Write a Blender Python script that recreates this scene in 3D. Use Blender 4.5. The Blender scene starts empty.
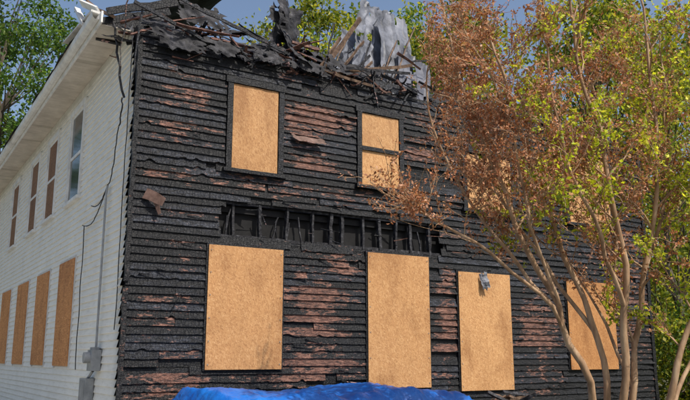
import bpy, math, random
import numpy as np
from mathutils import Vector, Matrix, noise
random.seed(7); rng=np.random.default_rng(7)
R=math.radians
scene=bpy.context.scene
scene.view_settings.view_transform='Standard'
scene.view_settings.look='None'
scene.view_settings.exposure=0

# ---------------------------------------------------------------- helpers
class MB:
    def __init__(s): s.v=[]; s.f=[]; s.c=[]; s.m=[]
    def add(s,vs,fs,col=(1,1,1),m=0):
        o=len(s.v); s.v.extend([tuple(p) for p in vs])
        if isinstance(col,list): s.c.extend(col)
        else: s.c.extend([col]*len(vs))
        for f in fs: s.f.append(tuple(i+o for i in f)); s.m.append(m)
    def box(s,a,b,col=(1,1,1),m=0):
        x0,y0,z0=a; x1,y1,z1=b
        vs=[(x0,y0,z0),(x1,y0,z0),(x1,y1,z0),(x0,y1,z0),(x0,y0,z1),(x1,y0,z1),(x1,y1,z1),(x0,y1,z1)]
        s.add(vs,[(0,3,2,1),(4,5,6,7),(0,1,5,4),(1,2,6,5),(2,3,7,6),(3,0,4,7)],col,m)
    def beam(s,p,q,w,h,roll=0,col=(1,1,1),m=0,seg=1,wob=0.0,tip=1.0):
        p=Vector(p);q=Vector(q);d=(q-p).normalized()
        up=Vector((0,0,1)) if abs(d.z)<.95 else Vector((0,1,0))
        a=d.cross(up).normalized(); b=a.cross(d).normalized()
        M=Matrix.Rotation(roll,3,d); a=M@a; b=M@b
        vs=[]
        for i in range(seg+1):
            t=i/seg; c=p.lerp(q,t); k=1+(tip-1)*t
            off=Vector((random.uniform(-wob,wob),random.uniform(-wob,wob),random.uniform(-wob,wob)))
            k*=1+random.uniform(-1,1)*min(.35,wob*8)
            for sa,sb in((-1,-1),(1,-1),(1,1),(-1,1)):
                vs.append(c+off+a*sa*w/2*k+b*sb*h/2*k)
        fs=[(0,1,2,3),tuple(4*seg+j for j in(3,2,1,0))]
        for i in range(seg):
            o=4*i
            for j in range(4):
                k2=(j+1)%4; fs.append((o+j,o+4+j,o+4+k2,o+k2))
        s.add(vs,fs,col,m)
    def tube(s,pts,rad,n=6,col=(1,1,1),m=0):
        pts=[Vector(p) for p in pts]; L=len(pts)
        if not hasattr(rad,'__len__'): rad=[rad]*L
        vs=[];ref=Vector((.3,.2,.93))
        for i in range(L):
            d=(pts[min(i+1,L-1)]-pts[max(i-1,0)])
            if d.length<1e-6: d=Vector((0,0,1))
            d.normalize()
            a=d.cross(ref)
            if a.length<.05: a=d.cross(Vector((1,0,0)))
            a.normalize(); b=d.cross(a)
            for k in range(n):
                t=2*math.pi*k/n
                vs.append(pts[i]+(a*math.cos(t)+b*math.sin(t))*rad[i])
        fs=[]
        for i in range(L-1):
            for k in range(n):
                k2=(k+1)%n
                fs.append((i*n+k,i*n+k2,(i+1)*n+k2,(i+1)*n+k))
        s.add(vs,fs,col,m)
    def obj(s,name,mats,parent=None,smooth=False):
        me=bpy.data.meshes.new(name); me.from_pydata(s.v,[],s.f); 
        at=me.color_attributes.new('Col','FLOAT_COLOR','POINT')
        arr=np.ones((len(s.v),4),dtype=np.float32); arr[:,:3]=np.array(s.c,dtype=np.float32).reshape(-1,3)
        at.data.foreach_set('color',arr.ravel())
        for m in mats: me.materials.append(m)
        me.polygons.foreach_set('material_index',s.m)
        if smooth: me.polygons.foreach_set('use_smooth',[True]*len(s.f))
        me.update()
        ob=bpy.data.objects.new(name,me); scene.collection.objects.link(ob)
        if parent: ob.parent=parent
        return ob
def empty(name,loc=(0,0,0)):
    e=bpy.data.objects.new(name,None); scene.collection.objects.link(e); e.empty_display_size=.2
    return e
def leaves(name,C,size,col,mat,parent,droop=0.0,aspect=.5):
    N=len(C)
    d=rng.normal(size=(N,3)); d[:,2]-=droop; d/=np.linalg.norm(d,axis=1)[:,None]
    e=rng.normal(size=(N,3)); e-=(e*d).sum(1)[:,None]*d; e/=np.linalg.norm(e,axis=1)[:,None]
    s=size[:,None]
    nrm=np.cross(d,e)
    V=np.empty((N,4,3)); V[:,0]=C; V[:,1]=C+d*s*.5+e*s*aspect*.5+nrm*s*.08; V[:,2]=C+d*s; V[:,3]=C+d*s*.45-e*s*aspect*.5+nrm*s*.08
    me=bpy.data.meshes.new(name)
    me.vertices.add(4*N); me.loops.add(4*N); me.polygons.add(N)
    me.vertices.foreach_set('co',V.ravel().astype(np.float32))
    me.loops.foreach_set('vertex_index',np.arange(4*N,dtype=np.int32))
    me.polygons.foreach_set('loop_start',np.arange(0,4*N,4,dtype=np.int32))
    try: me.polygons.foreach_set('loop_total',np.full(N,4,dtype=np.int32))
    except Exception: pass
    at=me.color_attributes.new('Col','FLOAT_COLOR','POINT')
    cc=np.ones((N,4,4),dtype=np.float32); cc[:,:,:3]=col[:,None,:]
    at.data.foreach_set('color',cc.ravel())
    me.materials.append(mat); me.update(calc_edges=True); me.validate()
    ob=bpy.data.objects.new(name,me); scene.collection.objects.link(ob); ob.parent=parent
    return ob

# ---------------------------------------------------------------- materials
def newmat(name):
    m=bpy.data.materials.new(name); m.use_nodes=True; nt=m.node_tree
    for n in list(nt.nodes): nt.nodes.remove(n)
    out=nt.nodes.new('ShaderNodeOutputMaterial'); b=nt.nodes.new('ShaderNodeBsdfPrincipled')
    nt.links.new(b.outputs[0],out.inputs[0])
    return m,nt,b,out
def N(nt,t,**k):
    n=nt.nodes.new(t)
    for a,v in k.items(): setattr(n,a,v)
    return n
def setin(nt,sock,v):
    if isinstance(v,bpy.types.NodeSocket): nt.links.new(v,sock)
    elif isinstance(v,(tuple,list)) and len(v)==3 and sock.type=='RGBA': sock.default_value=(*v,1)
    else: sock.default_value=v
def coord(nt,scale=(1,1,1),rot=(0,0,0),loc=(0,0,0)):
    tc=N(nt,'ShaderNodeTexCoord'); mp=N(nt,'ShaderNodeMapping')
    mp.inputs['Scale'].default_value=scale; mp.inputs['Rotation'].default_value=rot; mp.inputs['Location'].default_value=loc
    nt.links.new(tc.outputs['Object'],mp.inputs['Vector']); return mp.outputs[0]
def noi(nt,vec,scale,detail=4,rough=.6,dist=0):
    n=N(nt,'ShaderNodeTexNoise'); nt.links.new(vec,n.inputs['Vector'])
    n.inputs['Scale'].default_value=scale;n.inputs['Detail'].default_value=detail;n.inputs['Roughness'].default_value=rough
    n.inputs['Distortion'].default_value=dist
    return n.outputs['Fac']
def vor(nt,vec,scale,out='Distance',feature='F1'):
    n=N(nt,'ShaderNodeTexVoronoi',feature=feature); nt.links.new(vec,n.inputs['Vector']); n.inputs['Scale'].default_value=scale
    return n.outputs[out]
def ramp(nt,fac,stops):
    r=N(nt,'ShaderNodeValToRGB'); nt.links.new(fac,r.inputs[0]); cr=r.color_ramp
    while len(cr.elements)<len(stops): cr.elements.new(.5)
    for e,(p,c) in zip(cr.elements,stops):
        e.position=p; e.color=(c,c,c,1) if not isinstance(c,tuple) else (*c,1)
    return r.outputs[0]
def mix(nt,fac,a,b,mode='MIX'):
    m=N(nt,'ShaderNodeMix',data_type='RGBA',blend_type=mode)
    setin(nt,m.inputs[0],fac); setin(nt,m.inputs[6],a); setin(nt,m.inputs[7],b); return m.outputs[2]
def mth(nt,op,a,b=0.0,clamp=False):
    m=N(nt,'ShaderNodeMath',operation=op,use_clamp=clamp); setin(nt,m.inputs[0],a); setin(nt,m.inputs[1],b); return m.outputs[0]
def bump(nt,b,h,strength=.5,dist=.01):
    n=N(nt,'ShaderNodeBump'); n.inputs['Strength'].default_value=strength; n.inputs['Distance'].default_value=dist
    nt.links.new(h,n.inputs['Height']); nt.links.new(n.outputs[0],b.inputs['Normal'])
def attr(nt):
    a=N(nt,'ShaderNodeVertexColor',layer_name='Col'); return a.outputs[0]
def sep(nt,c):
    s=N(nt,'ShaderNodeSeparateColor'); nt.links.new(c,s.inputs[0]); return s.outputs

# charred siding : Col.r = brown (unburnt wood), Col.g = peeled paint/ash, Col.b = board random
def mat_char():
    m,nt,b,o=newmat('charred_wood')
    r,g,bb=sep(nt,attr(nt))[:3]
    n1=noi(nt,coord(nt,(1.1,1,4)),2.3,5,.72); n2=noi(nt,coord(nt,(.8,1,3.2)),10,4,.75); grain=noi(nt,coord(nt,(3,2,60)),3,3,.6)
    al=vor(nt,coord(nt,(1,1,.6)),20,'Distance','DISTANCE_TO_EDGE')
    base=ramp(nt,mth(nt,'ADD',mth(nt,'ADD',mth(nt,'MULTIPLY',n2,.75),mth(nt,'MULTIPLY',bb,.26)),mth(nt,'MULTIPLY',n1,.25)),[(.46,(.0025,.0028,.0042)),(.66,(.006,.007,.010)),(.78,(.021,.025,.037)),(.92,(.13,.145,.18))])  # bluish-grey top stops paint the char's highlights into its colour
    crack=ramp(nt,al,[(0,.35),(.08,1.0)])
    base=mix(nt,1.0,base,crack,'MULTIPLY')
    fbs=mth(nt,'MULTIPLY',mth(nt,'ADD',mth(nt,'ADD',r,mth(nt,'MULTIPLY',n1,1.0)),mth(nt,'MULTIPLY',n2,.65)),.5)
    fb=ramp(nt,fbs,[(.508,0.0),(.528,1.0)])
    brown=ramp(nt,mth(nt,'ADD',mth(nt,'MULTIPLY',n2,.7),mth(nt,'MULTIPLY',grain,.4)),[(.42,(.030,.015,.012)),(.53,(.10,.045,.033)),(.65,(.25,.12,.085)),(.78,(.48,.30,.24))])
    c=mix(nt,fb,base,brown)
    n3=noi(nt,coord(nt,(1,1,4),loc=(5,3,1)),5,4,.7)
    fg=mth(nt,'MULTIPLY',mth(nt,'ADD',g,n3),.5); fg=ramp(nt,fg,[(.44,0.0),(.455,1.0)])
    c=mix(nt,fg,c,(.40,.25,.235))
    nt.links.new(c,b.inputs['Base Color'])
    b.inputs['Roughness'].default_value=.42; b.inputs['Specular IOR Level'].default_value=.36
    h=mth(nt,'ADD',mth(nt,'MULTIPLY',mth(nt,'MINIMUM',al,.10),3),mth(nt,'ADD',mth(nt,'MULTIPLY',grain,.6),mth(nt,'MULTIPLY',n2,1.3)))
    bump(nt,b,h,.9,.014)
    return m
M_char=mat_char()
def simple(name,stops,scale=6,vs=(1,1,1),rough=.7,bs=.3,bd=.01,spec=.3,useattr=False):
    m,nt,b,o=newmat(name); v=coord(nt,vs); n=noi(nt,v,scale,5,.65)
    c=ramp(nt,n,stops)
    if useattr: c=mix(nt,1.0,c,attr(nt),'MULTIPLY')
    nt.links.new(c,b.inputs['Base Color']); b.inputs['Roughness'].default_value=rough; b.inputs['Specular IOR Level'].default_value=spec
    bump(nt,b,n,bs,bd); return m
M_dark=simple('soot_interior',[(.3,(.004,.004,.005)),(.7,(.012,.012,.013))])
M_stud=simple('charred_timber',[(.3,(.006,.006,.008)),(.5,(.018,.018,.022)),(.68,(.08,.08,.09))],14,(1,1,1),.6,.8,.02)
M_shing=simple('charred_shingle',[(.3,(.007,.007,.009)),(.5,(.018,.018,.022)),(.64,(.05,.05,.06)),(.76,(.16,.155,.155))],5,(1,1,1),.7,.8,.03)
M_brownwood=simple('scorched_timber',[(.3,(.03,.02,.015)),(.5,(.12,.075,.05)),(.75,(.28,.19,.13))],10,(1,1,1),.75,.5,.01)
def mat_osb():
    m,nt,b,o=newmat('osb_board')
    cs=[]
    for i,(rz,off) in enumerate([(0.4,0),(1.1,3),(-.5,7),(1.9,11)]):
        tc=N(nt,'ShaderNodeTexCoord'); mp0=N(nt,'ShaderNodeMapping'); mp0.inputs['Rotation'].default_value=(0,rz,0); mp0.inputs['Location'].default_value=(off,off*.3,off)
        nt.links.new(tc.outputs['Object'],mp0.inputs[0])
        mp=N(nt,'ShaderNodeMapping'); mp.inputs['Scale'].default_value=(16,7,46); nt.links.new(mp0.outputs[0],mp.inputs[0])
        v=N(nt,'ShaderNodeTexVoronoi'); v.inputs['Scale'].default_value=1.6; nt.links.new(mp.outputs[0],v.inputs[0])
        bw=N(nt,'ShaderNodeSeparateColor'); nt.links.new(v.outputs['Color'],bw.inputs[0]); cs.append((bw.outputs[0],bw.outputs[1]))
    f=cs[0][0]
    for (a,k) in cs[1:]:
        sel=mth(nt,'GREATER_THAN',k,.55)
        mm=N(nt,'ShaderNodeMix',data_type='FLOAT'); nt.links.new(sel,mm.inputs[0]); nt.links.new(f,mm.inputs[2]); nt.links.new(a,mm.inputs[3]); f=mm.outputs[0]
    c=ramp(nt,f,[(0,(.38,.19,.078)),(.3,(.49,.26,.11)),(.65,(.54,.295,.125)),(1,(.63,.38,.18))])
    big=noi(nt,coord(nt,(1,1,.5)),2.1,5,.6); c=mix(nt,1.0,c,ramp(nt,big,[(.32,(.72,.66,.62)),(.5,1.0),(.7,1.08)]),'MULTIPLY')
    c=mix(nt,1.0,c,attr(nt),'MULTIPLY')
    nt.links.new(c,b.inputs['Base Color']); b.inputs['Roughness'].default_value=.65; b.inputs['Specular IOR Level'].default_value=.3
    return m
M_osb=mat_osb()
def mat_white():
    m,nt,b,o=newmat('white_siding'); n=noi(nt,coord(nt),1.2,5,.65); n2=noi(nt,coord(nt,(1,1.0,8)),3,5,.7)
    c=ramp(nt,n,[(.3,(.76,.735,.69)),(.7,(.86,.84,.79))])
    c=mix(nt,mth(nt,'MULTIPLY',ramp(nt,n2,[(.5,0.0),(.8,1.0)]),.45),c,(.38,.35,.29))
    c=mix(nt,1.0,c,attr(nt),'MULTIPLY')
    nt.links.new(c,b.inputs['Base Color']); b.inputs['Roughness'].default_value=.5; return m
M_white=mat_white()
M_trim=simple('white_trim',[(.3,(.58,.57,.55)),(.6,(.80,.79,.76))],4,(1,1,1),.5,.1,.004,useattr=True)
M_soffit=simple('soffit_paint',[(.3,(.46,.41,.35)),(.7,(.66,.60,.52))],3,(1,1,1),.6,.1,.004,useattr=True)
M_grey=simple('weathered_roof_sheet',[(.3,(.035,.037,.043)),(.42,(.10,.105,.12)),(.55,(.19,.20,.23)),(.75,(.32,.33,.36))],2.6,(1,1,1),.5,.3,.02,useattr=True)
M_metal=simple('grey_metal',[(.3,(.20,.21,.22)),(.7,(.36,.37,.38))],6,rough=.45,bs=.1,useattr=True)
M_rust=simple('rusty_sheet',[(.3,(.07,.04,.03)),(.6,(.18,.11,.09)),(.8,(.30,.23,.21))],7,rough=.7,bs=.4)
M_bounce=simple('bounce_slab_pale',[(.3,(.33,.31,.28)),(.7,(.46,.44,.40))],3,rough=.85,bs=.3)  # pale colour for the added slabs that bounce light
def mat_glass():
    m,nt,b,o=newmat('window_glass'); b.inputs['Base Color'].default_value=(.05,.06,.065,1); b.inputs['Roughness'].default_value=.08; b.inputs['Specular IOR Level'].default_value=.9; return m
M_glass=mat_glass()
def mat_tarp():
    m,nt,b,o=newmat('blue_tarp'); n=noi(nt,coord(nt),3,5,.6); w=vor(nt,coord(nt),5,'Distance','DISTANCE_TO_EDGE')
    c=ramp(nt,n,[(.3,(.003,.08,.38)),(.7,(.008,.15,.54))]); nt.links.new(c,b.inputs['Base Color']); b.inputs['Roughness'].default_value=.42
    bump(nt,b,mth(nt,'ADD',n,mth(nt,'MULTIPLY',w,.5)),.7,.06); return m
M_tarp=mat_tarp()
def mat_leaf(name,trans=.4):
    m,nt,b,o=newmat(name); c=attr(nt); nt.links.new(c,b.inputs['Base Color']); b.inputs['Roughness'].default_value=.55; b.inputs['Specular IOR Level'].default_value=.25
    t=N(nt,'ShaderNodeBsdfTranslucent'); nt.links.new(mix(nt,1.0,c,(1.5,1.5,1.0),'MULTIPLY'),t.inputs[0])
    ms=N(nt,'ShaderNodeMixShader'); ms.inputs[0].default_value=trans
    nt.links.new(b.outputs[0],ms.inputs[1]); nt.links.new(t.outputs[0],ms.inputs[2]); nt.links.new(ms.outputs[0],o.inputs[0]); return m
M_leaf=mat_leaf('leaf'); M_dry=mat_leaf('dry_leaf',.3)
M_bark=simple('bark',[(.3,(.05,.04,.03)),(.7,(.16,.13,.10))],8,(1,1,.3),.85,.6,.02)
M_myrtle=simple('smooth_bark',[(.3,(.17,.10,.055)),(.5,(.34,.21,.12)),(.68,(.50,.35,.22))],9,(1,1,.25),.65,.3,.01)
def mat_ground():
    m,nt,b,o=newmat('ground'); n=noi(nt,coord(nt),1.2,8,.7); n2=noi(nt,coord(nt),14,6,.7)
    c=ramp(nt,mth(nt,'ADD',mth(nt,'MULTIPLY',n,.6),mth(nt,'MULTIPLY',n2,.4)),[(.35,(.035,.045,.015)),(.5,(.07,.075,.03)),(.6,(.14,.105,.07)),(.75,(.20,.16,.11))])
    nt.links.new(c,b.inputs['Base Color']); b.inputs['Roughness'].default_value=.9; bump(nt,b,n2,.8,.05); return m
M_ground=mat_ground()

# ---------------------------------------------------------------- ground
g=MB(); g.add([(-500,-500,0),(500,-500,0),(500,500,0),(-500,500,0)],[(0,1,2,3)]); g.obj('ground',[M_ground])
g=MB()
for i in range(9):
    y0=-16+i*4.2; g.box((-7.5,y0,-.05),(-.9,y0+4.18,.03))
g.obj('bounce_slab',[M_bounce])  # unseen pale slabs, added to bounce warm sunlight onto the side wall

# ---------------------------------------------------------------- HOUSE
house=empty('burned_house')
W=11.85; DP=15.5; TOP=6.55
low=[(1.25,2.54,1.42,3.33),(4.20,5.54,1.08,3.42),(6.24,7.55,1.0,3.2),(9.15,10.6,1.36,3.18)]
upp=[(1.58,2.42,4.6,6.06),(4.10,4.93,4.63,5.99),(6.55,7.7,4.45,5.6),(9.4,10.7,4.45,6.0)]
bandx=(1.35,5.95); bandz=(3.47,4.07)
s=MB()
def plankwall(x0,x1,z0,z1):
    z=z0
    while z<z1-.01:
        h=min(.14,z1-z)
        s.box((x0,.0+random.uniform(0,.008),z),(x1,.04,z+h-.008),(0,0,random.random()*.5)); z+=h
plankwall(.02,W-.02,.2,bandz[0]); plankwall(.02,bandx[0],bandz[0],bandz[1]); plankwall(bandx[1],W-.02,bandz[0],bandz[1]); plankwall(.02,W-.02,bandz[1],6.5)
s.obj('sheathing',[M_char],house)
s=MB()
s.box((.02,.16,.2),(W-.02,.22,6.45)); s.box((W-.25,.25,.2),(W-.02,DP,6.4)); s.box((.2,DP-.2,.2),(W-.3,DP,6.4))
s.box((.1,.1,3.9),(W-.4,DP-.3,4.0)); s.box((.1,.3,6.2),(W-.4,DP-.3,6.3))
s.obj('inner_walls',[M_dark],house)
s=MB()
x=bandx[0]-.1
while x<bandx[1]+.1:
    s.beam((x+random.uniform(-.03,.03),.055,3.3),(x+random.uniform(-.04,.04),.055,4.2),random.uniform(.035,.06),.085,0,seg=7,wob=.008); x+=random.choice([.26,.36,.42,.48])
for q in range(9):
    x=random.uniform(*bandx); s.beam((x,.04+random.uniform(-.02,.05),random.uniform(3.4,3.6)),(x+random.uniform(-.12,.12),.05,random.uniform(3.7,4.1)),.02,.03,0,seg=4,wob=.01)
s.beam((bandx[0],.075,3.50),(bandx[1],.075,3.50),.09,.05,seg=20,wob=.008)
s.beam((bandx[0],.075,4.05),(bandx[1],.075,4.05),.09,.05,seg=20,wob=.008)
s.obj('exposed_studs',[M_stud],house)
s=MB(); s.box((.05,.03,0),(W-.05,.15,.3)); s.box((.04,.16,0),(.15,DP,.3)); s.obj('foundation',[M_metal],house)

# charred clapboards
cl=MB(); EX=.118
brown_regions=[(3.1,5.62,.70,.28,.38),(3.0,5.2,.6,.12,.32),(3.1,4.85,.6,.2,.34),(3.2,2.3,.55,.75,.33),(3.2,1.4,.9,.3,.34),(6.0,2.2,.3,.9,.34),(.9,5.7,.5,.2,.22),(.7,5.1,.4,.12,.2),(5.4,5.2,.4,.5,.20),(8.3,2.0,.6,.9,.28),(7.9,5.3,1.5,.5,.16),(11,3.0,1,1.5,.22),(.8,1.2,.6,.4,.20),(3.7,3.1,.4,.25,.3),(.8,3.1,.4,.3,.16),(.5,4.35,.5,.12,.18),(2.4,4.35,.8,.1,.22),(3.6,4.3,.5,.12,.2),(.6,2.2,.4,.3,.14),(5.5,6.1,.6,.2,.2)]
def brown(x,z):
    return max([a*math.exp(-((x-cx)/sx)**2-((z-cz)/sz)**2) for cx,cz,sx,sz,a in brown_regions])
def cut(iv,a,b):
    r=[]
    for p,q in iv:
        if b<=p or a>=q: r.append((p,q)); continue
        if a>p: r.append((p,a))
        if b<q: r.append((b,q))
    return r
k=0; z=.3
while z<TOP+.02:
    iv=[(0.0,W)]
    zc=z+EX/2
    for (a,b,c,d) in low: 
        if c+.03<zc<d-.03: iv=cut(iv,a+.06,b-.06)
    for (a,b,c,d) in upp:
        if c-.07<zc<d+.10: iv=cut(iv,a-.10,b+.10)
    if bandz[0]+.02<zc<bandz[1]-.02:
        iv=cut(iv,bandx[0]+noise.noise((k*1.7,0,0))*.35+.1,bandx[1]+noise.noise((k*1.7,5,0))*.5-.1)
    elif bandz[0]-.3<zc<bandz[1]+.15:
        for q in range(3):
            a=random.uniform(*bandx); iv=cut(iv,a,a+random.uniform(.1,.5))
    if z>TOP-.35:
        for q in range(3+int((z-TOP+.35)*14)):
            a=random.uniform(.3,W); iv=cut(iv,a,a+random.uniform(.15,.7))
    bd=[]
    for p,q in iv:
        x=p
        while x<q-.03:
            L=random.uniform(.5,3.2); e=min(q,x+L)
            if q-e<.25: e=q
            if random.random()<.05 and e-x<1.6: x=e; continue
            bd.append((x,e-.006)); x=e
            if random.random()<.12: x+=random.uniform(.03,.22)
    for (p,q) in bd:
        if q-p<.04: continue
        n=max(2,int((q-p)/.035)); rb=random.random(); sag=random.uniform(-.012,.006) if random.random()<.2 else random.uniform(-.002,.002)
        twist=random.uniform(-.004,.014) if random.random()<.3 else 0
        endlift=random.uniform(.0,.05) if random.random()<.12 else 0
        slope=random.uniform(-.004,.004)
        vs=[];cc=[];fs=[]; rbn=random.uniform(-.10,.11); pg=random.uniform(-.1,.08); ragged=random.random()<.32; off=random.uniform(0,50)
        for i in range(n+1):
            t=i/n; x=p+(q-p)*t
            nz=noise.noise((x*3.1,z*7,3)); nz2=noise.noise((x*21,z*19,8))
            zz=z+sag*math.sin(t*math.pi)+slope*(t-.5)*2
            burn=0
            if ragged: burn=max(0,noise.noise((x*6.3,off,20))-.28)*.11+max(0,noise.noise((x*24,off,40))-.1)*.025
            yb=-.032-twist*t-endlift*max(0,(t-.6)/.4)**2+nz2*.003
            zb=zz+nz2*.003+burn-.012
            vs+=[(x,-.006,zz+EX+.012),(x,-.018+nz*.003,zz+EX*.5+burn*.3),(x,yb,zb),(x,yb+.016,zb+.001),(x,-.0005,zz+EX*.35+burn*.5)]
            br=brown(x,z)+rbn
            gg=.0+pg+.34*math.exp(-((x-2.95)/.45)**2-((z-5.25)/.18)**2)+.22*math.exp(-((x-3.2)/1.2)**2-((z-5.9)/.15)**2)+(.08 if brown(x,z)>.25 else 0)
            cc+=[(max(0,br),max(0,gg),rb)]*5
        for i in range(n):
            o=i*5
            for a in (0,1,2,3): fs.append((o+a,o+a+1,o+5+a+1,o+5+a))
        fs.append((0,4,3,2,1)); o=n*5; fs.append((o,o+1,o+2,o+3,o+4))
        cl.add(vs,fs,cc)
    z+=EX; k+=1
def inopen(x,z):
    return any(a-.15<x<b+.15 and c-.15<z<d+.15 for (a,b,c,d) in low+upp)
for i in range(200):
    x=random.uniform(.1,W-.3); z=random.uniform(.8,6.5); L=random.uniform(.06,.38); an=random.gauss(0,.10) if random.random()<.8 else random.uniform(-1.2,1.2)
    if inopen(x,z) or inopen(x+L,z): continue
    cl.beam((x,-.040,z),(x+L*math.cos(an),-.05-random.uniform(0,.05),z+L*math.sin(an)),random.uniform(.008,.03),random.uniform(.006,.02),random.uniform(0,3),(random.choice([0,0,.4]),random.choice([0,0,0,.3]),random.random()),seg=3,wob=.004,tip=.4)
cl.obj('charred_clapboards',[M_char],house)

tr=MB(); ob=MB()
def frame(a,b,c,d,w=.10,y0=-.055,y1=-.004,sill=True):
    tr.beam((a-w/2,(y0+y1)/2,c),(a-w/2,(y0+y1)/2,d),w-.004,y1-y0,0,(0,0,.4),seg=14,wob=.004)
    tr.beam((b+w/2,(y0+y1)/2,c),(b+w/2,(y0+y1)/2,d),w-.004,y1-y0,0,(0,0,.6),seg=14,wob=.004)
    tr.beam((a-w-.03,(y0+y1)/2-.003,d+w*.55),(b+w+.03,(y0+y1)/2-.003,d+w*.55),y1-y0+.01,w*1.1,0,(0,0,.5),seg=12,wob=.004)
    tr.beam((a-w-.04,(y0+y1)/2-.02,c-.035),(b+w+.04,(y0+y1)/2-.02,c-.035),y1-y0+.05,.06,0,(.0,0,.5),seg=12,wob=.004)
for (a,b,c,d) in upp: frame(a,b,c,d)
ob.box((upp[0][0]+.01,-.035,upp[0][2]+.0),(upp[0][1]-.01,-.02,upp[0][3]-.01),(.84,.82,.80))
a,b,c,d=upp[1]
ob.box((a+.01,-.030,c),(b-.01,-.016,(c+d)/2-.02),(1,1,1)); ob.box((a+.01,-.038,(c+d)/2+.04),(b-.01,-.024,d-.01),(.90,.90,.90))
tr.box((a,-.06,(c+d)/2-.03),(b,-.012,(c+d)/2+.045),(0,0,.3))
for i in (2,3):
    a,b,c,d=upp[i]; ob.box((a+.0,-.060,c),(b-.0,-.045,d-.05),(1,1,1))
for i,(a,b,c,d) in enumerate(low):
    t=.0025*i
    ob.box((a,-.064-t,c),(b,-.048-t,d),[(.90,.87,.85),(.94,.92,.90),(1.0,1.0,1.0),(.8,.7,.6)][i])
    tr.box((a-.03,-.044,c-.02),(a+.1,-.004,d+.03),(0,0,.5)); tr.box((b-.1,-.043,c-.02),(b+.03,-.004,d+.03),(0,0,.5)); tr.box((a+.1,-.042,d-.06),(b-.1,-.004,d+.05),(0,0,.5))
ob.obj('window_boards',[M_osb],house)
nl=MB()
for (a,b,c,d) in low:
    for q in range(6):
        zz=c+.08+(d-c-.16)*q/5
        for xx in(a+.04,b-.04): nl.box((xx-.006,-.078,zz-.006),(xx+.006,-.060,zz+.006))
nl.obj('board_screws',[M_metal],house)
tr.beam((.0,-.02,.3),(-.0,-.02,2.6),.07,.05,0,(.1,.0,.3),seg=24,wob=.010)
tr.beam((.0,-.022,2.7),(.01,-.022,6.5),.07,.05,0,(.0,.0,.3),seg=34,wob=.012)
tr.beam((W,-.02,.3),(W,-.02,6.4),.1,.05,0,(.0,.0,.3),seg=20,wob=.008)
tr.obj('charred_trim',[M_char],house)

def sheet(name,origin,u,v,nu,nv,amp,mat,parent,freq=3,jag=.0,col=(1,1,1),curl=0,seed=0,mb=None,m=0,hole=0):
    s=mb or MB(); o=Vector(origin);u=Vector(u);v=Vector(v);n=u.cross(v).normalized(); vs=[]
    for j in range(nv+1):
        for i in range(nu+1):
            a=i/nu;b=j/nv
            ja=jag*noise.noise((seed+b*7,1,1)) if i in(0,nu) else 0
            jb=jag*noise.noise((seed+a*7,5,1)) if j in(0,nv) else 0
            p=o+u*(a+ja)+v*(b+jb)
            d=noise.noise(Vector((a*u.length*freq,b*v.length*freq,seed)))*amp+noise.noise(Vector((a*u.length*freq*3,b*v.length*freq*3,seed+9)))*amp*.35
            vs.append(p+n*(d+curl*(b*b)))
    fs=[]
    for j in range(nv):
        for i in range(nu):
            if hole:
                e=max(abs(i/nu-.5),abs(j/nv-.5))*2
                if noise.noise((i*.35+seed,j*.35,seed*.7))+e*.55>hole: continue
            fs.append((j*(nu+1)+i,j*(nu+1)+i+1,(j+1)*(nu+1)+i+1,(j+1)*(nu+1)+i))
    s.add(vs,fs,col,m)
    if mb is None: return s.obj(name,[mat],parent)
fl=MB(); fl.beam((.20,-.07,4.03),(.47,-.16,3.90),.03,.17,.15,seg=4,wob=.008,tip=.8); fl.beam((.34,-.10,3.95),(.42,-.13,3.72),.02,.09,.4,seg=3,wob=.008,tip=.5); fl.obj('loose_board_scrap',[M_rust],house)
sheet('peeled_strip',(2.65,-.06,5.34),(.6,-.03,-.02),(0.02,-.05,-.10),12,4,.04,M_rust,house,4,.3,seed=5)
sheet('torn_foil',(6.72,-.10,3.18),(.16,-.04,.04),(.05,-.05,-.3),6,8,.06,M_grey,house,6,.3,seed=12)

# ---- side wall white siding
sd=MB(); SE=.112
supp=[(3.45,4.5,4.6,6.42),(5.85,6.9,4.6,6.40),(8.05,9.1,4.6,6.40),(11.0,12.1,4.6,6.40)]
slow=[(3.25,4.55,1.45,3.40),(5.6,6.95,1.45,3.38),(8.1,9.6,1.45,3.38),(10.8,12.3,1.45,3.38)]
z=.28;k=0
while z<6.8:
    iv=[(.06+.09*noise.noise((k*.35,2,2))+.03*random.random()+(.20*max(0,(z-5.4))**1.5),DP)]
    zc=z+SE/2
    for (a,b,c,d) in supp:
        if c-.05<zc<d+.05: iv=cut(iv,a-.09,b+.09)
    for (a,b,c,d) in slow:
        if c+.03<zc<d-.03: iv=cut(iv,a+.05,b-.05)
    for (p,q) in iv:
        n=max(2,int((q-p)/.15)); vs=[];fs=[];cc=[]
        for i in range(n+1):
            y=p+(q-p)*i/n
            wv=.004*noise.noise((y*.9,z*1.3,4)); melt=.05*max(0,1-y/.7)**2*(noise.noise((y*2,z*3.1,7))+.4)
            dz=.012*noise.noise((y*.6,z*.9,2))*max(0,1-y/3)
            yo=-.028-wv-melt
            vs+=[(-.004-melt*.8,y,z+SE+.006+dz),(yo,y,z+.010+dz),(yo+.004,y,z+dz),(-.001,y,z+.004+dz)]
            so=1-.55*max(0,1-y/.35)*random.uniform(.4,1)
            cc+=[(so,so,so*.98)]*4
        for i in range(n):
            o=i*4
            for a in(0,1,2): fs.append((o+a,o+4+a,o+5+a,o+1+a))
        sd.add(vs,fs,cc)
    z+=SE;k+=1
sd.obj('white_siding_boards',[M_white],house)
s=MB(); s.box((.002,.18,.25),(.10,DP,6.8),(0,0,.3)); s.box((.001,.0,.25),(.09,.14,6.5),(0,0,.3)); s.obj('side_wall_core',[M_char],house)
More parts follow.
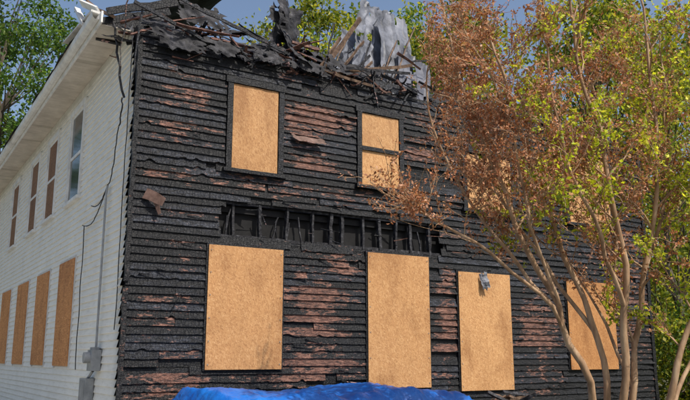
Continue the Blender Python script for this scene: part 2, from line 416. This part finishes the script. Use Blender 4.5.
wt=MB(); gl=MB(); sb=MB()
for idx,(a,b,c,d) in enumerate(supp):
    x0,x1=-.055,-.003
    wt.box((x0,a-.09,c),(x1,a,d)); wt.box((x0,b,c),(x1,b+.09,d)); wt.box((x0-.006,a-.11,d),(x1,b+.11,d+.11)); wt.box((x0-.04,a-.12,c-.06),(x1,b+.12,c))
    wt.box((-.03,a,(c+d)/2-.03),(-.006,b,(c+d)/2+.03)); wt.box((-.026,a,c),(-.006,a+.05,d)); wt.box((-.026,b-.05,c),(-.006,b,d)); wt.box((-.0255,a+.05,d-.05),(-.006,b-.05,d)); wt.box((-.0255,a+.05,c),(-.006,b-.05,c+.05))
    if idx==0: gl.box((-.016,a+.05,c+.05),(-.010,b-.05,d-.05))
    else: sb.box((-.022,a+.05,c+.05),(-.008,b-.05,d-.05),(.42,.36,.34))
for (a,b,c,d) in slow: sb.box((-.062,a,c),(-.046,b,d),(1.0,.80,.62)); wt.box((-.045,a-.03,c-.04),(-.004,a+.06,d+.05),(.8,.8,.8)); wt.box((-.044,b-.06,c-.04),(-.004,b+.03,d+.05),(.8,.8,.8)); wt.box((-.043,a+.06,d-.05),(-.004,b-.06,d+.05),(.8,.8,.8))
wt.obj('side_window_frames',[M_trim],house); gl.obj('side_window_glass',[M_glass],house)
sb.obj('side_window_boards',[M_osb],house)
# ---- eave
ev=MB()
y=.5
while y<DP+.3:
    ev.box((-.50,y,6.80+.002*random.random()),(.0,y+.145,6.815),(1,1,1) if random.random()>.1 else (.8,.8,.78)); y+=.15
ev.obj('soffit',[M_soffit],house)
ev=MB()
ev.box((-.53,.35,6.78),(-.502,DP+.4,6.97)); ev.box((-.035,.6,6.66),(-.004,DP,6.795),(.9,.9,.88))
prof=[(-.535,6.96),(-.535,6.86),(-.60,6.85),(-.64,6.89),(-.655,6.975),(-.645,6.98)]
vs=[];fs=[];ys=[.45+i*.8 for i in range(20)]
for yy in ys:
    for (px,pz) in prof: vs.append((px,yy,pz+.01*math.sin(yy*.7)))
for i in range(len(ys)-1):
    for j in range(5): fs.append((i*6+j,i*6+j+1,(i+1)*6+j+1,(i+1)*6+j))
ev.add(vs,fs)
ev.obj('eave_fascia',[M_trim],house)
sheet('roof_deck',(-.66,1.7,6.99),(0,DP-1.5,0),(3.2,0,2.1),60,14,.06,M_dark,house,1.2,.03,seed=2)
cp=MB()
cp.beam((-.55,.55,7.02),(-.52,2.9,7.36),.20,.035,0.1,(.9,.9,.9),m=0); cp.beam((-.50,.7,7.12),(-.55,1.9,7.75),.14,.03,.9,(1,1,1))
cp.beam((-.62,1.1,7.0),(-.50,2.5,7.9),.10,.05,.2,(.95,.95,.95)); 
cp.beam((-.40,.9,7.0),(-.34,2.2,7.95),.20,.03,.5,(.5,.42,.36),m=1); cp.beam((-.36,.4,6.95),(-.30,1.7,7.6),.12,.05,.3,(.6,.5,.4),m=1)
cp.obj('torn_cornice',[M_trim,M_brownwood],house)
db=MB()
for i in range(6):
    yy=.1+i*.4; db.beam((-.50,yy,6.86),(.6,yy,7.3),.05,.12,0,(0,0,.4),seg=5,wob=.012)
def rb(x0,x1,z0,z1,n,lmin,lmax,ymin=-.15,ymax=1.6,w=(.03,.10),flat=.6):
    for i in range(n):
        c=Vector((random.uniform(x0,x1),random.uniform(ymin,ymax),random.uniform(z0,z1)))
        th=random.uniform(0,math.pi*2); ph=random.gauss(0,flat*.6)
        d=Vector((math.cos(th)*math.cos(ph),math.sin(th)*math.cos(ph)*.5,math.sin(ph)))*random.uniform(lmin,lmax)/2
        db.beam(c-d,c+d,random.uniform(*w),random.uniform(.015,.06),random.uniform(0,3),(random.choice([0,0,0,.35,.5]),random.choice([0,0,.3]),random.random()),seg=5,wob=.012,tip=random.uniform(.4,1))
rb(-.1,3.3,6.50,6.95,80,.4,1.5,w=(.02,.07),flat=.3); rb(.2,3.2,6.8,7.15,36,.3,1.1,w=(.015,.05),flat=.35); rb(2.4,5.3,6.5,6.95,55,.4,1.4,w=(.02,.06),flat=.3)
rb(5.0,W-.2,6.5,6.85,80,.3,1.6,w=(.02,.07),flat=.4); rb(5.0,8.5,6.7,7.4,24,.4,1.5,w=(.02,.07))
rb(.0,5.3,6.45,6.65,50,.2,.8,-.12,.0,(.012,.04),.8)
db.beam((2.55,.5,6.5),(2.72,.6,7.5),.12,.14,.3,(0,0,.4),seg=12,wob=.03,tip=.9)
db.beam((3.05,.5,6.5),(2.95,.6,7.8),.06,.10,.3,(0,0,.4),seg=8,wob=.02,tip=.8)
db.beam((-.1,-.25,7.35),(2.6,-.05,6.78),.03,.05,.1,(0,.2,.8),seg=12,wob=.015)
db.beam((-.2,-.3,6.95),(1.2,-.1,6.6),.03,.05,.1,(0,.1,.8),seg=8,wob=.012)
db.beam((-.05,-.2,6.9),(-.12,-.1,5.6),.03,.05,.1,(0,.0,.8),seg=8,wob=.015,tip=.4)
db.beam((-.25,-.15,7.1),(-.28,.05,6.0),.02,.05,.1,(0.2,.0,.8),seg=8,wob=.02,tip=.4)
db.obj('roof_wreckage',[M_char],house)
sc=MB()
for i in range(50):
    x=random.uniform(-.4,3.0) if i<34 else random.uniform(3.0,9.5); hh=6.50+random.uniform(0,.50)*(1 if x<3.2 else .5)
    sheet('',(x,random.uniform(-.26,.9),hh),(random.uniform(.6,1.6),random.uniform(-.1,.3),random.uniform(-.25,.1)),(random.uniform(-.2,.2),random.uniform(.1,.6),random.uniform(.1,.45)),30,18,.11,None,None,2.2,.18,seed=i*3,mb=sc,hole=.68)
for i,(x,w_,h_) in enumerate([(.1,.9,.30),(1.0,.7,.25),(2.5,.8,.22),(1.9,.5,.2)]):
    sheet('',(x,-.12,6.72),(w_,.02,-.04),(.05,-.06,-h_),22,12,.06,None,None,4,.3,seed=80+i,mb=sc,hole=.6)
sheet('',(-.1,.5,6.75),(3.0,.3,-.05),(.2,.9,.85),60,22,.12,None,None,1.4,.08,seed=120,mb=sc,hole=.8)
sheet('',(3.1,.7,6.6),(2.6,.3,.0),(.2,.8,.9),50,22,.12,None,None,1.4,.08,seed=133,mb=sc,hole=.8)
sheet('',(5.4,.3,6.5),(5.6,.3,.0),(.2,.9,.55),90,18,.14,None,None,1.4,.08,seed=140,mb=sc,hole=.72)
sheet('',(2.35,.4,7.0),(.75,.15,.1),(.12,.15,.95),20,26,.12,None,None,2.2,.15,seed=95,mb=sc,hole=.68)
sheet('',(2.75,.3,6.9),(.5,.25,-.1),(-.25,.1,1.3),16,26,.12,None,None,2.5,.15,seed=99,mb=sc,hole=.66)
sc.obj('charred_shingles',[M_shing],house)
# grey roofing sheets, bent and slumped to the right
rp=MB()
def bent(o,u,segs,nu,seed,col=(1,1,1),hole=.5,amp=.07):
    o=Vector(o);u=Vector(u);rows=[];p=o.copy();vs=[]
    for (v,n) in segs:
        v=Vector(v)
        for j in range(n): rows.append(p+v*j/n)
        p=p+v
    rows.append(p)
    for j,r0 in enumerate(rows):
        for i in range(nu+1):
            a=i/nu; q=r0+u*(a+.06*noise.noise((j*.4,seed,i in(0,nu))))
            if j in (0,len(rows)-1): q=q+Vector((0,0,.12*noise.noise((a*6,seed,j))))
            q=q+Vector((0,-.03,.01))*(abs((a*3)%1-.5)<.07)
            q=q+Vector((noise.noise((a*2.2,j*.13,seed)),noise.noise((a*2.2,j*.15,seed+5)),noise.noise((a*2,j*.2,seed+8))))*amp
            vs.append(q)
    fs=[(j*(nu+1)+i,j*(nu+1)+i+1,(j+1)*(nu+1)+i+1,(j+1)*(nu+1)+i) for j in range(len(rows)-1) for i in range(nu) if noise.noise((i*.3,j*.25,seed*2.3))<hole]
    rp.add(vs,fs,col)
bent((3.40,.15,6.55),(.85,.25,.0),[((.25,.3,.50),8),((.60,.5,.85),12),((.15,.2,.3),5)],24,3,(.85,.87,.92))
bent((4.02,.22,6.58),(1.0,.25,-.05),[((.2,.2,.8),10),((.40,.5,1.0),14),((.2,.1,.5),6)],24,9,(.9,.92,.97))
bent((4.60,.02,6.55),(.9,.2,-.05),[((.15,.2,.5),8),((.2,.4,1.1),14),((.1,.2,.5),6)],22,14,(.8,.82,.87))
bent((4.95,-.02,6.50),(.9,.2,-.05),[((.1,.1,.35),6),((.2,.3,.75),10)],20,21,(.6,.6,.65))
rp.obj('fallen_roof_panels',[M_grey],house)
rw=MB()
for i in range(13):
    rw.beam((3.28+.13*i,-.05+.01*i,6.55+.01*i),(3.75+.16*i+random.uniform(-.15,.3),.20+.03*i,7.15+.05*i+random.uniform(-.3,.6)),.022,.05,random.uniform(0,1),seg=5,wob=.012,m=random.choice([0,0,1]))
rw.beam((3.5,-.05,6.62),(5.3,.0,7.15),.03,.06,.2,seg=6,wob=.01); rw.beam((3.75,-.1,6.75),(5.2,-.05,6.95),.03,.05,.2,seg=6,wob=.01,m=1)
rw.beam((3.3,0,6.65),(4.3,.3,8.0),.04,.08,.2,seg=6,wob=.01,m=0); rw.beam((3.2,0,6.6),(3.85,.3,7.5),.04,.06,.2,seg=6,wob=.01,m=0)
rw.beam((3.25,-.08,6.62),(4.3,-.1,6.50),.03,.05,.2,seg=6,wob=.01); 
rw.obj('broken_rafters',[M_brownwood,M_stud],house)

ut=MB()
ut.box((-.17,1.0,1.40),(-.03,1.28,1.72)); ut.box((-.15,1.05,1.72),(-.05,1.23,1.76)); ut.tube([(-.17,1.14,1.60),(-.26,1.14,1.60)],.085,16); ut.tube([(-.26,1.14,1.60),(-.265,1.14,1.60)],[.085,.0],16)
ut.box((-.16,1.35,.85),(-.03,1.75,1.28)); ut.box((-.165,1.38,.88),(-.160,1.72,1.25),(.8,.8,.8))
ut.tube([(-.08,1.14,1.74),(-.08,1.14,4.2),(-.07,1.12,4.35)],.018,8); ut.tube([(-.09,1.2,1.40),(-.09,1.5,1.28)],.022,8); ut.tube([(-.09,1.55,.85),(-.09,1.55,.0)],.025,8)
ut.obj('electric_meter',[M_metal],house)
wr=MB()
def cable(p,q,sag,r=.009,n=14,wob=.02):
    p=Vector(p);q=Vector(q); wr.tube([p.lerp(q,i/n)+Vector((random.uniform(-wob,wob)*.3,random.uniform(-wob,wob),-sag*math.sin(math.pi*i/n))) for i in range(n+1)],r,5)
cable((-.07,1.12,4.35),(-.10,2.6,3.9),.25); cable((-.07,2.6,3.9),(-.07,2.5,1.4),.0); cable((-.08,1.12,4.3),(-.1,2.0,4.15),.12); cable((-.09,.6,5.2),(-.08,1.1,4.35),.3)
cable((-.3,.5,6.9),(-.12,.35,5.6),.0,.02,10,.06); cable((-.12,.35,5.6),(-.09,.55,5.2),.1,.012); cable((-.06,.2,6.6),(-.05,.25,2.0),.0,.008,20,.02)
wr.obj('dangling_cables',[M_stud],house)

# ---------------------------------------------------------------- tarp pile
nx,ny=120,60; vs=[]
for j in range(ny+1):
    for i in range(nx+1):
        x=.05+5.2*i/nx; y=-3.2+3.0*j/ny
        ex=min(1,(x-.05)/.8,(5.25-x)/.9); ey=min(1,(y+3.2)/1.1,(-.2-y)/.35+.35)
        e=max(0,min(ex,ey)); e=e*e*(3-2*e)
        h=1.09+.04*math.sin(x*2.2+.3)+.12*noise.noise((x*1.1,y*1.1,3))+.05*noise.noise((x*3,y*2,5))+.07*(.5-abs(noise.noise((x*5,y*2.5,6))))+.012*noise.noise((x*18,y*12,6))
        vs.append((x+.05*noise.noise((x*3,y*3,9)),y+.05*noise.noise((x*3,y*3,19)),.02+h*e))
fs=[(j*(nx+1)+i,j*(nx+1)+i+1,(j+1)*(nx+1)+i+1,(j+1)*(nx+1)+i) for j in range(ny) for i in range(nx)]
t=MB(); t.add(vs,fs); t.obj('blue_tarp',[M_tarp],None,True)
dp=MB()
for i in range(260):
    x=random.uniform(5.1,9.0); y=random.uniform(-1.8,-.4); hz=max(.1,1.15*math.exp(-((x-6.6)/2.0)**2)*(1-abs(y+1)/1.6)); c=Vector((x,y,random.uniform(.05,hz)))
    th=random.uniform(0,6.28);d=Vector((math.cos(th),math.sin(th)*.5,random.gauss(0,.2)))*random.uniform(.1,.4)
    dp.beam(c-d,c+d,random.uniform(.03,.10),random.uniform(.02,.04),random.uniform(0,3),seg=3,wob=.01,m=random.choice([0,1,1]))
dp.obj('debris_pile',[M_stud,M_brownwood])

# ---------------------------------------------------------------- crape myrtle (scorched)
cam_loc=Vector((-3.054,-11.087,1.6))
rr=Vector((.8517,-.5240,0)); ff=Vector((.5240,.8517,0)); BASE=Vector((4.29,-5.04,0))
def T(s_,d_,z_): return BASE+rr*s_+ff*d_+Vector((0,0,z_))
my=empty('crape_myrtle_tree'); wood=MB(); LD=[];LG=[]
def smooth(pts,n):
    out=[]; P=[pts[0]]+pts+[pts[-1]]
    for i in range(1,len(P)-2):
        for k in range(n):
            t=k/n;a,b,c,d=P[i-1],P[i],P[i+1],P[i+2]
            out.append(.5*((2*b)+(c-a)*t+(2*a-5*b+4*c-d)*t*t+(3*b-a-3*c+d)*t**3))
    out.append(P[-2]); return out
def curvy(p,d,L,n,wob,lift):
    pts=[p.copy()]; d=d.normalized()
    for i in range(n):
        d=(d+Vector((random.gauss(0,wob),random.gauss(0,wob),random.gauss(0,wob)+lift))).normalized(); pts.append(pts[-1]+d*L/n)
    return pts,d
def outside(p):
    r=p-BASE; s_=r.dot(rr); z_=r.z
    if z_>6.15: return True
    lim=-2.12-.15*noise.noise(p*2) if z_>3.72 else (-2.9 if z_>3.0 else -1.3)
    lim+=max(0,(z_-5.2))*.2
    return s_<lim
def twig(p,d,L,green):
    if outside(p+d*L): return
    pts,dd=curvy(p,d,L,4,.18,.02); wood.tube(pts,[.0045,.004,.0035,.003,.002],3)
    n=random.randint(5,13)
    for i in range(n):
        t=random.random()**.6; q=pts[min(3,int(t*4))].lerp(pts[min(3,int(t*4))+1],(t*4)%1)
        (LG if green else LD).append(q+Vector((random.gauss(0,.016),random.gauss(0,.016),random.gauss(0,.016))))
def isgreen(p):
    r=p-BASE; s_=r.dot(rr); z_=r.z
    pr=.05
    if -.9<s_<.1 and z_>2.6: pr=.34
    if -.2<s_<.9 and z_<4.2: pr=.40
    if s_>.6 and z_>3: pr=.5
    elif s_>.8: pr=.35
    if s_<-1.2: pr=.02
    return random.random()<pr
def side(p,d,L,r,lvl):
    pts,dd=curvy(p,d,L,7,.13,.03)
    if outside(pts[4]): return
    for i in range(5,8):
        if outside(pts[i]): pts=pts[:i]; break
    n=len(pts)
    wood.tube(pts,[r*(1-.75*i/7) for i in range(n)],4 if lvl else 5)
    gg=isgreen(pts[min(4,n-1)])
    for i in range(1,n):
        ang=Vector((random.gauss(0,1),random.gauss(0,1),random.gauss(.25,.7))).normalized()
        dd=((pts[i]-pts[i-1]).normalized()*.8+ang*.8).normalized()
        if lvl==0 and i>1 and random.random()<.66: side(pts[i],dd,L*random.uniform(.3,.5),r*.45,1)
        if random.random()<.82: twig(pts[i],dd,random.uniform(.12,.3),gg)
    twig(pts[-1],pts[-1]-pts[-2],.3,gg)
stems=[
 ([(0,0,0),(-.25,0,1.1),(-.65,-.1,2.2),(-1.10,-.2,3.3),(-1.55,-.2,4.6),(-1.85,-.1,6.1)],.050),
 ([(-.45,-.05,1.8),(-1.0,-.3,2.45),(-1.7,-.5,2.95),(-2.3,-.6,3.25),(-2.75,-.7,3.48)],.022),
 ([(-.55,-.05,2.0),(-1.1,.3,2.9),(-1.6,.5,3.8),(-1.95,.6,4.8),(-1.95,.6,5.6)],.024),
 ([(.03,.1,0),(-.05,.1,1.1),(-.2,.2,2.3),(-.6,.3,3.6),(-1.0,.3,5),(-1.2,.4,6.2)],.044),
 ([(-.12,.2,1.9),(-.7,.5,3.0),(-1.3,.8,4.2),(-1.6,.9,5.4)],.026),
 ([(.1,0,0),(.12,0,1.1),(.18,-.1,2.4),(.05,-.2,3.7),(-.15,-.2,5),(-.3,-.3,6.3)],.052),
 ([(.17,-.1,2.2),(-.3,-.5,3.2),(-.7,-.8,4.4),(-.8,-.9,6.0)],.026),
 ([(.2,.1,0),(.28,.1,1.1),(.5,.2,2.2),(.75,.2,3.4),(.85,.2,4.8),(.8,.2,6.3)],.046),
 ([(.3,-.1,0),(.5,-.2,1.0),(.85,-.3,1.9),(1.25,-.3,2.9),(1.5,-.3,4.2),(1.7,-.4,5.8)],.044),
 ([(.4,.1,0),(.75,.2,.9),(1.2,.4,1.7),(1.8,.5,2.6),(2.3,.5,3.6)],.033),
 ([(.15,.1,2.6),(.5,.5,3.8),(.3,.7,5.0),(.5,.8,6.1)],.024),
 ([(-.62,-.1,2.15),(-1.0,-.5,3.3),(-1.2,-.6,4.3),(-1.7,-.7,5.4)],.020),
 ([(.6,.2,2.6),(1.1,.6,3.8),(1.2,.7,5.0),(1.3,.8,6.0)],.022),
 ([(.3,.1,1.2),(.1,.3,2.0),(-.3,.5,2.9),(-.5,.6,3.8)],.020),
]
for pts,r in stems:
    P=smooth([T(*p) for p in pts],5); P=[p+Vector((noise.noise(p*1.8),noise.noise(p*1.8+Vector((9,0,0))),0))*.09 for p in P]
    n=len(P); wood.tube(P,[r*(1-.80*i/(n-1))+.004 for i in range(n)],8)
    for i in range(n):
        right=(P[i]-BASE).dot(rr)>.2
        if P[i].z<(1.7 if right else 2.6): continue
        if P[i].z<2.6 and random.random()<.5: continue
        tt=i/n
        for q in range(2 if random.random()<.3 else 1):
            if random.random()<.12: continue
            th=random.uniform(0,2*math.pi); o=rr*math.cos(th)+ff*math.sin(th)
            axis=(P[min(i+1,n-1)]-P[i-1]).normalized()
            d=axis*.75+o*.75+Vector((0,0,.1)); side(P[i],d,random.uniform(.6,1.25)*(1-.35*tt),r*.3,0)
wood.obj('trunks_and_branches',[M_myrtle],my,True)
LD=np.array([tuple(p) for p in LD]); LG=np.array([tuple(p) for p in LG])
def colr(n,pal,jit=.25):
    pal=np.array(pal); c=pal[rng.integers(0,len(pal),n)]; return c*(1+rng.uniform(-jit,jit,(n,1)))
leaves('dry_leaves',LD,rng.uniform(.022,.055,len(LD)),colr(len(LD),[(.46,.18,.08),(.56,.26,.14),(.34,.13,.06),(.64,.36,.23),(.26,.10,.05)]),M_dry,my,.5,.55)
leaves('green_leaves',LG,rng.uniform(.035,.075,len(LG)),colr(len(LG),[(.52,.56,.03),(.40,.48,.03),(.64,.62,.06),(.20,.27,.03)]),M_leaf,my,.2,.55)

# ---------------------------------------------------------------- background trees
def bigtree(name,x,y,H,cr,n,pal,lean=0,zb=.3,size=(.14,.26),clumps=70):
    e=empty(name); w=MB(); base=Vector((x,y,0)); top=Vector((x+lean,y,H*.85))
    P=[base.lerp(top,i/8)+Vector((random.gauss(0,.12),random.gauss(0,.12),0))*(i>0) for i in range(9)]
    w.tube(P,[H*.014*(1-.85*i/8)+.02 for i in range(9)],9)
    cs=[]
    for i in range(clumps):
        t=random.uniform(zb,1.0); hz=H*t
        rad=cr*math.sin(math.pi*min(1,max(.12,(t-zb)/(1.06-zb))**.8))*random.uniform(.35,1.0)
        th=random.uniform(0,2*math.pi)
        c=Vector((x+lean*t+rad*math.cos(th),y+rad*math.sin(th),hz+random.gauss(0,.3)))
        i0=min(7,max(1,int(max(.1,(t-.18))*8/.85))); a=P[i0]
        mid=a.lerp(c,.5)+Vector((random.gauss(0,.2),random.gauss(0,.2),-.15*rad*.3)); w.tube([a,mid,c],[H*.003+.01,.03,.012],4)
        cs.append((c,random.uniform(.45,1.15)))
    C=[];K=[]
    per=n//clumps
    for c,r in cs:
        m=int(per*r*1.2); q=rng.normal(size=(m,3))*np.array([r,r,r*.6])*.62+np.array(c); C.append(q); K.append(np.full(m,rng.uniform(.6,1.25)))
    C=np.concatenate(C);K=np.concatenate(K)
    w.obj(name+'_trunk',[M_bark],e)
    leaves(name+'_leaves',C,rng.uniform(size[0],size[1],len(C)),colr(len(C),pal,.25)*K[:,None],M_leaf,e,.2,.6)
G1=[(.06,.13,.02),(.10,.18,.03),(.045,.09,.018),(.14,.20,.035)]
G2=[(.32,.34,.03),(.20,.25,.03),(.44,.40,.045),(.09,.14,.02)]
bigtree('oak_tree',.8,26,20,5.8,38000,G1,clumps=110)
bigtree('oak_tree.001',-4,32,20,6.5,24000,G1)
bigtree('maple_tree',12.6,17,18,4.6,17000,G2)
bigtree('maple_tree.001',16.0,11,15,4.0,13000,G2)
bigtree('maple_tree.002',19.5,7.5,15,4.3,13000,G2)
bigtree('maple_tree.003',21,3.0,14,4.2,12000,G2,zb=.12)
bigtree('maple_tree.004',27,12,19,5.5,12000,G2,zb=.15,size=(.18,.32))
bigtree('maple_tree.005',19,20,20,5.5,16000,G1+G2,zb=.25,size=(.16,.3))
bigtree('poplar_tree',15.0,1.5,9.5,2.3,10000,G2,zb=.05,size=(.09,.18))
sh=empty('shrub_thicket'); C=[];K=[]
for i in range(90):
    x=random.uniform(12.3,20); y=random.uniform(-3.5,3); h=random.uniform(.3,2.6); m=220
    C.append(rng.normal(size=(m,3))*.38+np.array((x,y,h))); K.append(np.full(m,rng.uniform(.5,1.2)))
C=np.concatenate(C);K=np.concatenate(K); C[:,2]=np.abs(C[:,2])
leaves('shrub_leaves',C,rng.uniform(.06,.14,len(C)),colr(len(C),G1+G2)*K[:,None],M_leaf,sh,.1,.6)
tl=empty('distant_treeline'); C=[];K=[]
for i in range(260):
    th=math.radians(random.uniform(-25,100)); d=random.uniform(60,85); x=-3+d*math.sin(th); y=-11+d*math.cos(th); h=random.uniform(1,11); m=90
    C.append(rng.normal(size=(m,3))*np.array([2,2,1.4])+np.array((x,y,h))); K.append(np.full(m,rng.uniform(.5,1.2)))
C=np.concatenate(C);K=np.concatenate(K); C[:,2]=np.abs(C[:,2])
leaves('treeline_leaves',C,rng.uniform(.5,1.1,len(C)),colr(len(C),G1)*K[:,None],M_leaf,tl,.1,.7)

# ---------------------------------------------------------------- camera, sun, sky
cam=bpy.data.cameras.new('camera'); co=bpy.data.objects.new('camera',cam); scene.collection.objects.link(co)
co.location=cam_loc; co.rotation_euler=(R(90+11.8),0,R(-31.6)); cam.lens=39.4; cam.sensor_width=36; cam.clip_end=2000; cam.clip_start=.1
scene.camera=co
EL=R(55); az=R(20)   # sun azimuth measured from -Y toward +X
sv=Vector((math.sin(az)*math.cos(EL),-math.cos(az)*math.cos(EL),math.sin(EL)))
sl=bpy.data.lights.new('sun','SUN'); sl.energy=5.0; sl.angle=R(.5); sl.color=(1,.94,.84)
so=bpy.data.objects.new('sun',sl); scene.collection.objects.link(so); so.rotation_euler=sv.to_track_quat('Z','Y').to_euler()
w=bpy.data.worlds.new('World'); scene.world=w; w.use_nodes=True; nt=w.node_tree
st=nt.nodes.new('ShaderNodeTexSky'); st.sky_type='NISHITA'; st.sun_disc=False; st.sun_elevation=EL; st.sun_rotation=math.atan2(sv.x,sv.y)
st.dust_density=3.0
nt.links.new(st.outputs[0],nt.nodes['Background'].inputs[0]); nt.nodes['Background'].inputs[1].default_value=.15
